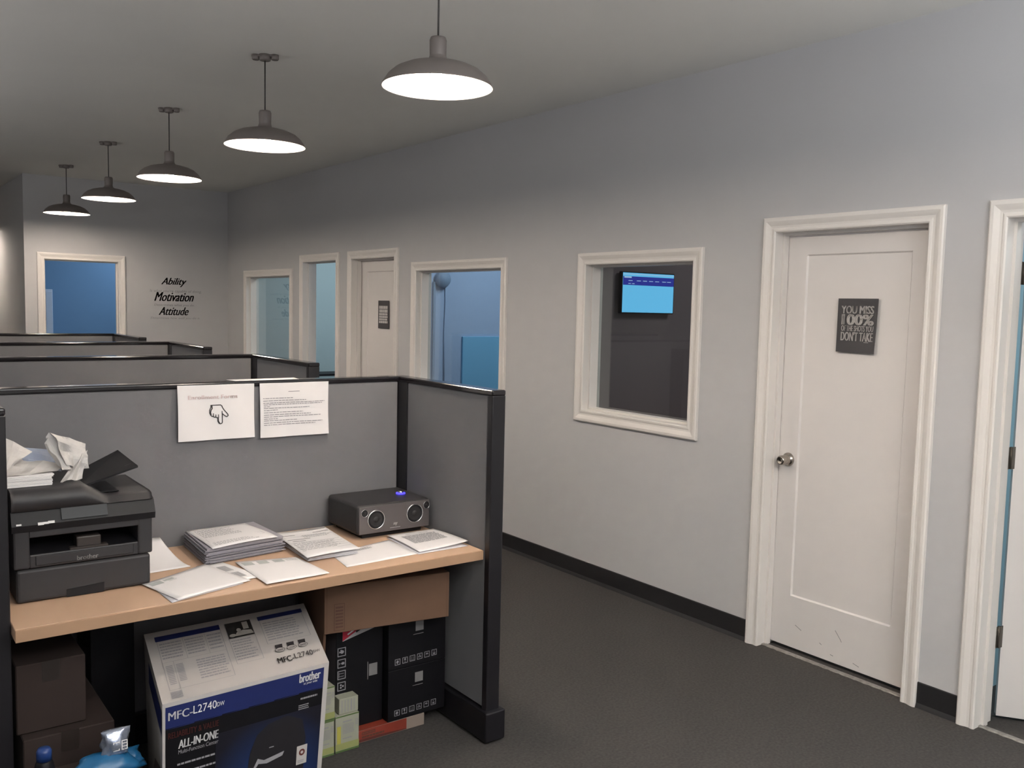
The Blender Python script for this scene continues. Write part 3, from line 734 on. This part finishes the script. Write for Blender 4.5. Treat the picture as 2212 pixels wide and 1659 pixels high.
# ------------------------------------------------------------------ loudspeaker
t = thing('loudspeaker','black tabletop loudspeaker with grey front and blue lit dial on the desk','speaker',(1.745,3.24,DZ))
sx0,sx1,sf,sb,sz0,sz1 = 1.585,1.912,3.106,3.375,.757,.874
MB().box(sx0,sx1,sf,sb,sz0,sz1,.014,4).build('cabinet', M_pla, t)
MB().box(sx0+.006,sx1-.006,sf-.004,sf+.002,sz0+.004,sz1-.006,.0015,1).build('front_plate', M_spkf, t)
mb = MB().box(sx0+.03,sx1-.03,sf+.02,sb-.02,.741,.757); mb.build('foot', M_plab, t)
def driver(x,z,r):
    yf = sf-.0042
    ring = MB().lathe([(r*1.0,-.001),(r*1.03,-.004),(r*1.10,-.003),(r*1.12,.0)],(x,yf,z),'Y',40,cap=False).build('trim_ring', M_chrome, t)
    MB().lathe([(r,-.001),(r*.96,-.0022),(r*.86,-.003),(r*.8,-.001),(r*.78,.0)],(x,yf,z),'Y',36,cap=False).build('surround', M_plab, t)
    mb = MB().lathe([(r*.995,-.0006),(0,-.0007)],(x,yf,z),'Y',36); mb.lathe([(r*.36,-.001),(r*.3,-.004),(r*.15,-.0055),(0,-.006)],(x,yf,z),'Y',24)
    mb.build('driver_cone', mat('cone_black',(30,27,28),.6), t)
driver(1.664,.815,.0345); driver(1.838,.820,.0345); driver(1.613,.845,.0135); driver(1.891,.848,.0135)
fq = quad((sx0,sf-.0045,sz0),(sx1,sf-.0045,sz0),(sx1,sf-.0045,sz1),(sx0,sf-.0045,sz1),.0006)
mb = MB(); mb.text(fq,'my',.475,.535,.20,.31,bold=.05,shear=.3); mb.rect(fq,.43,.57,.14,.155); mb.build('maker_lettering', M_silver, t)
MB().lathe([(.012,.0),(.0185,.0),(.020,.0025),(.0185,.005),(.013,.005)],(1.848,3.235,sz1),n=40).build('light_ring', M_led, t)
MB().lathe([(.0125,.0),(.0125,.010),(.010,.013),(0,.0135)],(1.848,3.235,sz1),n=32).build('volume_dial', M_chrome, t)

# ------------------------------------------------------------------ cartons under the desk
t = thing('printer_carton','big white and navy printer carton lying open to view below the desk','carton',(1.0,2.8,0))
TZ=.53
A,B_,C_,D_ = (.690,2.520,TZ),(1.204,2.544,TZ),(1.368,3.112,TZ),(.791,3.100,TZ)
a_,b_,c_,d_ = (.690,2.535,0),(1.172,2.556,0),(1.335,3.10,0),(.800,3.09,0)
MB().hexa([a_,b_,c_,d_],[A,B_,C_,D_]).build('box', M_white, t)
ftop = quad(A,B_,C_,D_,.0012); ffr = quad(a_,b_,B_,A,.0012); flf = quad(d_,a_,A,D_,.0012)
ftp2 = quad(A,B_,C_,D_,.002); ff2 = quad(a_,b_,B_,A,.002); ff3 = quad(a_,b_,B_,A,.0028)
# front: u across, v up (height .53)
def V(m_): return 1-m_/.53
mb = MB(); mb.rect(ffr,.016,.968,.0,V(.075),6); mb.build('front_print', M_blk, t)
mb = MB(); mb.rect(ffr,.016,.968,V(.078),V(.012),6); mb.rect(flf,.30,.97,V(.10),V(.03),2); mb.build('navy_band', M_navy, t)
# soft blue glow printed behind the pictured machine
gm = bpy.data.materials.new('blue_glow_print'); gm.use_nodes = True; nt = gm.node_tree; bs = nt.nodes['Principled BSDF']; bs.inputs['Roughness'].default_value=.4
tc = nt.nodes.new('ShaderNodeTexCoord'); mp = nt.nodes.new('ShaderNodeMapping'); gr = nt.nodes.new('ShaderNodeTexGradient'); gr.gradient_type='SPHERICAL'
mp.inputs['Location'].default_value = (-(1.02-1.0)*3.4, 0, -.17*3.0); mp.inputs['Scale'].default_value = (3.4,0,3.0)
cr = nt.nodes.new('ShaderNodeValToRGB'); cr.color_ramp.elements[0].color=(.006,.006,.012,1); cr.color_ramp.elements[1].color=(.008,.035,.15,1); cr.color_ramp.elements[0].position=.25
nt.links.new(tc.outputs['Object'],mp.inputs[0]); nt.links.new(mp.outputs[0],gr.inputs[0]); nt.links.new(gr.outputs[0],cr.inputs[0]); nt.links.new(cr.outputs[0],bs.inputs['Base Color'])
mb = MB().rect(ff2,.30,.967,0,V(.13),4); mb.build('glow_print', gm, t)
def txt(fn,s_,u0,u1,m0,m1,m,nm='lettering',**k): MB().text(fn,s_,u0,u1,V(m1),V(m0),**k).build(nm,m,t)
txt(ff3,'MFC-',.03,.165,.028,.052,M_wht,bold=.018); txt(ff3,'L2740',.168,.30,.026,.050,M_wht); txt(ff3,'DW',.303,.345,.034,.047,M_wht)
txt(ff3,'brother',.805,.945,.015,.042,M_wht,bold=.045); txt(ff3,'at your side',.835,.925,.044,.053,M_wht)
txt(ff3,'RELIABILITY & VALUE',.03,.315,.088,.106,M_dred,bold=.02)
txt(ff3,'ALL-IN-ONE',.085,.315,.117,.142,M_wht,bold=.04,shear=.1); txt(ff3,'Multi-Function Center',.085,.315,.146,.158,M_inkg,shear=.1)
for m_ in (.185,.212,.240,.268): MB().dashes(ff3,.08,.30,V(m_+.007),V(m_),1,.8,1,.05).build('small_print', M_inkg, t)
MB().dashes(ff3,.82,.94,V(.098),V(.090),1,.7).build('small_print', M_inkg, t); MB().dashes(ff3,.81,.885,V(.130),V(.112),3,.5).build('small_print', M_inkg, t)
# pictured machine
mb = MB(); sil=[(.50,0),(.49,V(.30)),(.51,V(.22)),(.55,V(.17)),(.62,V(.145)),(.74,V(.135)),(.84,V(.16)),(.87,V(.22)),(.86,0)]
mb.poly(ff3,sil); mb.build('machine_picture', mat('picture_black',(30,28,32),.4), t)
ff4 = quad(a_,b_,B_,A,.0036)
mb = MB(); mb.poly(ff4,[(.535,V(.27)),(.56,V(.245)),(.60,V(.255)),(.73,V(.245)),(.72,V(.258)),(.62,V(.268)),(.565,V(.262)),(.55,V(.272))]); mb.rect(ff4,.63,.66,V(.222),V(.219)); mb.rect(ff4,.60,.64,V(.292),V(.289)); mb.build('picture_highlight', M_inkg, t)
mb = MB(); mb.rect(ff4,.815,.885,V(.305),V(.245)); mb.build('seal_label', M_white, t)
ff5 = quad(a_,b_,B_,A,.0044); MB().ell(ff5,.85,V(.267),.020,.020,r_in=.45).build('seal', M_dred, t)
MB().dashes(ff5,.825,.875,V(.300),V(.290),2,.5).build('small_print', M_inkg, t)
# top print (u across, v 0 front .. 1 back)
MB().rect(ftop,.05,.43,.83,.91).build('table_header', M_navy, t); MB().rect(ftop,.67,.965,.84,.91).build('table_header', M_navy, t)
mb = MB(); mb.frame(ftop,.055,.43,.13,.83,.003,.003); mb.rect(ftop,.055,.43,.50,.503); mb.rect(ftop,.20,.202,.50,.83); mb.rect(ftop,.115,.117,.13,.50)
mb.rect(ftop,.33,.332,.50,.83); mb.frame(ftop,.46,.625,.26,.90,.003,.003); mb.frame(ftop,.675,.96,.44,.84,.003,.003); mb.build('top_rules', M_inkg, t)
def dprint(fn,*a): MB().dashes(fn,*a).build('small_print', M_inkg, t)
dprint(ftop,.065,.19,.54,.80,6,.45,1.3,.1); dprint(ftop,.21,.32,.54,.80,6,.45,1.3,.1); dprint(ftop,.34,.425,.54,.80,5,.45,1.4,.1)
dprint(ftop,.24,.42,.18,.46,8,.45,1.2,.15); dprint(ftop,.47,.615,.30,.62,8,.4,1,.25); dprint(ftop,.69,.94,.48,.80,8,.4,1.3,.2)
for u0,u1,v0,v1 in ((.068,.105,.20,.46),(.125,.165,.22,.46)):
    mb = MB()
    for k in range(12): mb.rect(ftop,u0,u1,v0+(v1-v0)*k/12,v0+(v1-v0)*(k+.5)/12)
    mb.build('bar_print', M_inkg, t)
mb = MB()
for k in range(7): mb.rect(ftop,.055,.12,.03+.012*k,.037+.012*k)
mb.build('bar_print', M_inkg, t)
mb = MB(); mb.rect(ftp2,.463,.622,.64,.895); mb.build('photo_print', mat('dark_photo_print',(58,56,54),.5,noise=.5,scale=40,rgb2=(30,30,32)), t)
ftp3 = quad(A,B_,C_,D_,.0028)
mb = MB(); mb.poly(ftp3,[(.50,.66),(.52,.72),(.56,.74),(.61,.72),(.62,.66)]); mb.rect(ftp3,.565,.60,.75,.87); mb.ell(ftp3,.535,.75,.014,.03); mb.ell(ftp3,.49,.68,.02,.025); mb.build('photo_print_light', mat('light_photo_print',(160,156,150),.6), t)
mb = MB(); 
for u in (.735,.81,.885): mb.poly(ftp2,[(u-.022,.335),(u+.02,.335),(u+.026,.40),(u-.022,.40)])
for u in (.735,.81,.885): mb.ell(ftp2,u,.345,.022,.018)
mb.build('badge', M_ink, t)
mb = MB()
for u in (.735,.81,.885): mb.ell(ftp3,u,.315,.031,.032); 
mb.build('badge', M_white, t)
ftp4 = quad(A,B_,C_,D_,.0034)
mb = MB()
for u in (.735,.81,.885): mb.ell(ftp4,u,.315,.031,.032,r_in=.9); mb.rect(ftp4,u-.022,u+.022,.316,.322); mb.rect(ftp4,u-.018,u+.018,.302,.308)
mb.text(ftp4,'MFC-',.695,.80,.13,.205,bold=.018); mb.text(ftp4,'L2740',.805,.925,.145,.215); mb.text(ftp4,'DW',.93,.975,.165,.20); mb.build('lettering', M_ink, t)
mb = MB().poly(flf,[(.2,0.05),(.9,.0),(.95,.62),(.6,.5),(.35,.2)]); mb.build('side_print', mat('grey_side_print',(120,112,110),.6,noise=.5,scale=12,rgb2=(60,40,40)), t)

# flat brown carton on top of the black cartons
t = thing('cardboard_carton','long flat brown cardboard carton lying on the black cartons under the desk','carton',(1.6,3.1,.47),math.radians(-9))
R = Matrix.Translation((1.365,2.925,0)) @ Matrix.Rotation(math.radians(-9),4,'Z')
MB().box(0,.487,0,.36,.466,.640,.002,1,M=R).build('body', M_card, t)
fq_ = lambda a,b: tuple(R @ Vector((a,-.0012,b)))
mb = MB(); mb.frame(fq_,.035,.075,.475,.575,.0025,.0025)
for k in range(7): mb.rect(fq_,.041,.069,.485+.012*k,.492+.012*k)
mb.rect(fq_,.008,.0095,.468,.638); mb.rect(fq_,.476,.4775,.468,.638)
mb.build('printed_panel', mat('brown_ink',(84,56,44),.8), t)
MB().hexa([(1.37,2.96,.268),(1.378,2.955,.268),(1.43,3.27,.268),(1.42,3.27,.268)],[(1.372,2.945,.464),(1.379,2.94,.464),(1.432,3.28,.464),(1.424,3.28,.464)]).build('side_flap', M_card, t)

ICON = ['globe','glass','arrows','trefoil','umbrella','stack']
def icon(mb, fn, u,v,s,asp,kind,rot=False):
    """handling mark in a rounded frame; s in v units, asp width/height of face"""
    w_=s/asp; mb.frame(fn,u-w_/2,u+w_/2,v-s/2,v+s/2,w_*.09,s*.09)
    def P(x,y): 
        if rot: x,y = y,-x
        return (u+x*w_, v+y*s)
    def E_(x,y,rx,ry): mb.poly(fn,[P(x+rx*math.cos(i*math.pi/8),y+ry*math.sin(i*math.pi/8)) for i in range(16)])
    def T(*p): mb.poly(fn,[P(*q) for q in p])
    if kind=='globe': E_(0,.05,.2,.22); T((-.12,-.3),(.12,-.3),(.05,-.15),(-.05,-.15)); T((-.28,-.05),(-.2,-.2),(-.12,-.1),(-.2,0))
    elif kind=='glass': E_(0,.15,.15,.2); T((-.02,-.05),(.02,-.05),(.02,-.28),(-.02,-.28)); T((-.12,-.32),(.12,-.32),(.12,-.27),(-.12,-.27))
    elif kind=='arrows':
        for x in (-.16,.16): T((x-.025,-.25),(x+.025,-.25),(x+.025,.28),(x-.025,.28))
        T((-.3,-.34),(.3,-.34),(.3,-.29),(-.3,-.29))
    elif kind=='trefoil':
        for a in (90,210,330): E_(.17*math.cos(math.radians(a)),.17*math.sin(math.radians(a)),.11,.11)
    elif kind=='umbrella': T((-.28,.02),(-.15,.2),(0,.26),(.15,.2),(.28,.02)); T((-.02,-.2),(.02,-.2),(.02,.05),(-.02,.05))
    else: E_(0,.2,.08,.08); T((-.2,-.3),(.2,-.3),(.2,-.1),(-.2,-.1)); T((-.2,-.05),(.2,-.05),(.2,0),(-.2,0))
def black_carton(label, x0,x1,y0,y1,z0,z1, low=True):
    t = thing('black_carton',label,'carton',((x0+x1)/2,(y0+y1)/2,z0),group='black cartons under the desk')
    MB().box(x0,x1,y0,y1,z0,z1,.002,2).build('box', M_blk, t)
    fq = quad((x0,y0,z0),(x1,y0,z0),(x1,y0,z1),(x0,y0,z1),.0008); asp=(x1-x0)/(z1-z0)
    return t, fq, asp
for (z0,z1,lb) in ((.050,.2515,'black carton with a row of handling marks, lower right one on the orange box'),(.2525,.4585,'black carton with a row of handling marks, right side directly beneath the flat brown carton')):
    t,fq,asp = black_carton(lb,1.648,1.905,2.962,3.30,z0,z1)
    mb = MB()
    for k in range(6): icon(mb,fq,.155+k*.128,.145+.004*k,.115,asp,ICON[k])
    mb.build('handling_marks', M_inkg, t)
    MB().rect(fq,.46,.60,.665,.86).rect(fq,.42,.60,.60,.612).build('small_label', mat('grey_label',(118,116,116),.7), t)
t,fq,asp = black_carton('taller black carton with a column of handling marks and a red corner',1.448,1.644,3.0,3.33,.050,.4585)
mb = MB()
for k in range(6): icon(mb,fq,.115,.75-k*.108,.082,asp,ICON[k],True)
mb.build('handling_marks', M_inkg, t)
MB().rect(fq,.70,.88,.46,.575).rect(fq,.665,.68,.43,.60).build('small_label', mat('grey_label',(118,116,116),.7), t)
mb = MB().poly(fq,[(.13,.845),(.98,.935),(.98,1.0),(.13,1.0)]); mb.build('label_print', mat('label_white',(176,172,172),.6), t)
fq2 = quad((1.448,3.0,.05),(1.644,3.0,.05),(1.644,3.0,.4585),(1.448,3.0,.4585),.0016)
MB().poly(fq2,[(.13,.848),(.74,1.0),(.13,1.0)]).build('label_red', M_red, t)
fq3 = quad((1.448,3.0,.05),(1.644,3.0,.05),(1.644,3.0,.4585),(1.448,3.0,.4585),.0022)
mb = MB(); mb.stroke(fq3,[(.24,.905),(.48,.965)],.014,.48); mb.build('label_stripe', M_wht, t)
mb = MB(); mb.stroke(fq3,[(.42,.915),(.72,.985)],.018,.48); mb.ell(fq3,.93,.955,.035,.018); mb.build('label_stripe', M_ink, t)
MB().poly(quad((1.448,3.33,.05),(1.448,3.0,.05),(1.448,3.0,.4585),(1.448,3.33,.4585),.001),[(.0,.0),(1,0),(1,1),(0,1)]).build('side_panel', M_grayc, t)

# orange box on the floor
t = thing('orange_box','low orange and white box on the carpet beneath the black cartons','carton',(1.67,3.1,0))
MB().box(1.50,1.812,2.962,3.27,.001,.0485,.0015,1).build('box', mat('pale_box',(136,122,112),.6), t)
fq = quad((1.50,2.962,.001),(1.812,2.962,.001),(1.812,2.962,.0485),(1.50,2.962,.0485),.0008)
fqt = quad((1.50,2.962,.0485),(1.812,2.962,.0485),(1.812,3.27,.0485),(1.50,3.27,.0485),.0008)
mb = MB(); mb.rect(fq,.06,.74,.08,1.0); mb.rect(fqt,.0,.5,.0,1.0); mb.build('orange_print', M_oran, t)
fq2 = quad((1.50,2.962,.001),(1.812,2.962,.001),(1.812,2.962,.0485),(1.50,2.962,.0485),.0016)
MB().poly(fq2,[(.06,.08),(.74,.08),(.74,.14),(.35,.30),(.06,.28)]).build('red_print', M_dred, t)
mb = MB(); mb.frame(fq2,.12,.30,.62,.86,.01,.05); mb.dashes(fq2,.14,.29,.66,.82,2,.5,1.2,.05); mb.dashes(fq2,.12,.44,.34,.54,1,.8,.9,.05); mb.build('small_print', mat('brown_ink',(84,56,44),.8), t)

# small green and white cartons
def green(label,x0,x1,y0,y1,z0,z1,kind=0):
    t = thing('small_carton',label,'carton',((x0+x1)/2,(y0+y1)/2,z0),group='small green and white cartons')
    MB().box(x0,x1,y0,y1,z0,z1,.0012,1).build('box', M_cream, t)
    fq = quad((x0,y0,z0),(x1,y0,z0),(x1,y0,z1),(x0,y0,z1),.0008); fq2 = quad((x0,y0,z0),(x1,y0,z0),(x1,y0,z1),(x0,y0,z1),.0015)
    if kind != 2:
        MB().rect(fq,0,1,.06,.24).build('lime_band', M_lime, t)
        mb = MB(); mb.rect(fq2,0,1,.0,.055); mb.rect(fq,0,1,.965,1.0); mb.build('green_band', M_green, t)
        mb = MB(); mb.dashes(fq2,.3,.78,.80,.85,1,.8,1.5); mb.dashes(fq2,.3,.8,.48,.76,7,.5,1.3,.1); mb.dashes(fq2,.3,.75,.34,.38,1,.8,1.5); mb.dashes(fq2,.82,.97,.66,.84,4,.5,3,.1); mb.build('small_print', M_inkg, t)
        if kind == 1: MB().rect(fq,.06,.22,.24,.72).build('yellow_stripe', mat('yellow_stripe',(170,162,72),.6), t)
    else:
        mb = MB(); 
        for k in range(5): mb.rect(fq,.12+.16*k,.16+.16*k+(.03 if k==3 else 0),.1,.9)
        mb.build('small_print', M_inkg, t)
green('small green and white carton standing left in the lower layer, beside the big printer carton',1.341,1.412,2.938,3.0,.001,.134)
green('small green and white carton on top of the left column beside the printer carton',1.341,1.414,2.938,3.0,.135,.262)
green('small carton with a yellow stripe in front of the tall black carton',1.419,1.514,2.940,2.996,.001,.139,1)
green('narrow pale carton of vertical print on top of the yellow striped one',1.438,1.515,2.950,2.996,.140,.198,2)

t = thing('black_carton','added upright black carton filling the shade between brown cartons and white carton','carton',(.68,3.2,0),group='black cartons under the desk')  # made-up box standing in for the black shade under the desk
MB().box(.637,.775,3.16,3.37,.001,.64,.002,2).build('box', M_blk, t)
MB().box(.685,.725,3.159,3.162,.585,.6405).build('packing_tape', M_frame, t)  # tape made up along with the added carton
# dark cartons at the left, blue pack and small bottle
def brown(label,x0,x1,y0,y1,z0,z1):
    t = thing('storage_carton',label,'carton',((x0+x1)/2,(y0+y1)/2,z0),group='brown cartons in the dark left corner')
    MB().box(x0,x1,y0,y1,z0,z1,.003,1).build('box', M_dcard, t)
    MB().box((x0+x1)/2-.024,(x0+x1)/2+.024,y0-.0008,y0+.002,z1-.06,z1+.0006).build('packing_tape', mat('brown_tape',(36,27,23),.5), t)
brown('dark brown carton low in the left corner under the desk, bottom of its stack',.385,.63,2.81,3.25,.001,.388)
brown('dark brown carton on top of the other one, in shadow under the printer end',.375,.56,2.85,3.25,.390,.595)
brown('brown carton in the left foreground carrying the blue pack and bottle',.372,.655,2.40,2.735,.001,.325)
random.seed(5)
t = thing('wipes_pack','crumpled blue plastic pack with clear film neck below the desk','plastic pack',(.56,2.6,.325))
def pillow(name, cx, cy, z0, z1, w0, w1, d, m, seed, n=22, k=10, amp=.004):
    random.seed(seed); vs=[]; ph=[random.uniform(0,6) for _ in range(4)]
    for j in range(k+1):
        v=j/k; z=z0+(z1-z0)*v; wv=w0+(w1-w0)*v; dv=d*(1-.75*v**3)*(.6+.4*math.sin(min(1,v*3)*math.pi/2))
        for i in range(n):
            a=2*math.pi*i/n; r=1+amp/wv*6*math.sin(3*a+ph[0]+v*5)*.5+amp/wv*5*math.sin(7*a+ph[1]-v*9)*.5
            vs.append((cx+wv/2*math.copysign(abs(math.cos(a))**.7,math.cos(a))*r, cy+dv/2*math.sin(a)*r, z))
    fs=[(j*n+i,j*n+(i+1)%n,(j+1)*n+(i+1)%n,(j+1)*n+i) for j in range(k) for i in range(n)]
    fs+= [tuple(reversed(range(n))), tuple(k*n+i for i in range(n))]
    return MB().add(vs,fs,True)
pillow('b',.560,2.615,.326,.388,.21,.10,.11,M_bluep,3).build('pack_body', M_bluep, t)
pillow('n',.585,2.61,.380,.452,.062,.070,.05,M_film,5,amp=.003).build('film_neck', M_film, t)
pillow('s',.628,2.63,.326,.376,.06,.045,.07,M_bluep,8).build('side_fold', M_bluep, t)
MB().poly(lambda a,b:(a,2.557+.1*(b-.33),b),[(.49,.330),(.565,.330),(.568,.350),(.52,.352)]).build('red_patch', M_red, t)
mb = MB(); fk = lambda a,b:(a,2.5845+.02*abs(b-.42),b)
mb.frame(fk,.575,.592,.398,.424,.0025,.0025); mb.rect(fk,.575,.592,.409,.412); mb.frame(fk,.597,.613,.398,.426,.0025,.0025); mb.rect(fk,.597,.613,.407,.409); mb.rect(fk,.597,.613,.416,.418)
mb.build('printed_characters', M_wht, t)
t = thing('spray_bottle','small dark bottle with blue cap, left of the crumpled blue pack','bottle',(.405,2.6,.325))
MB().lathe([(.0,.001),(.024,.001),(.026,.01),(.026,.07),(.021,.088),(.017,.094)],(.405,2.60,.325),n=28).build('bottle_body', M_blk, t)
MB().lathe([(.019,.094),(.019,.118),(.015,.126),(0,.128)],(.405,2.60,.325),n=28).build('cap', M_navp, t)
mb = MB(); fk = lambda a,b:(.405+.0266*math.sin((a-.405)/.0266),2.60-.0270*math.cos((a-.405)/.0266),b)
mb.stroke(fk,[(.392,.402),(.410,.402),(.394,.386),(.412,.386)],.003,1); mb.build('printed_mark', M_wht, t)
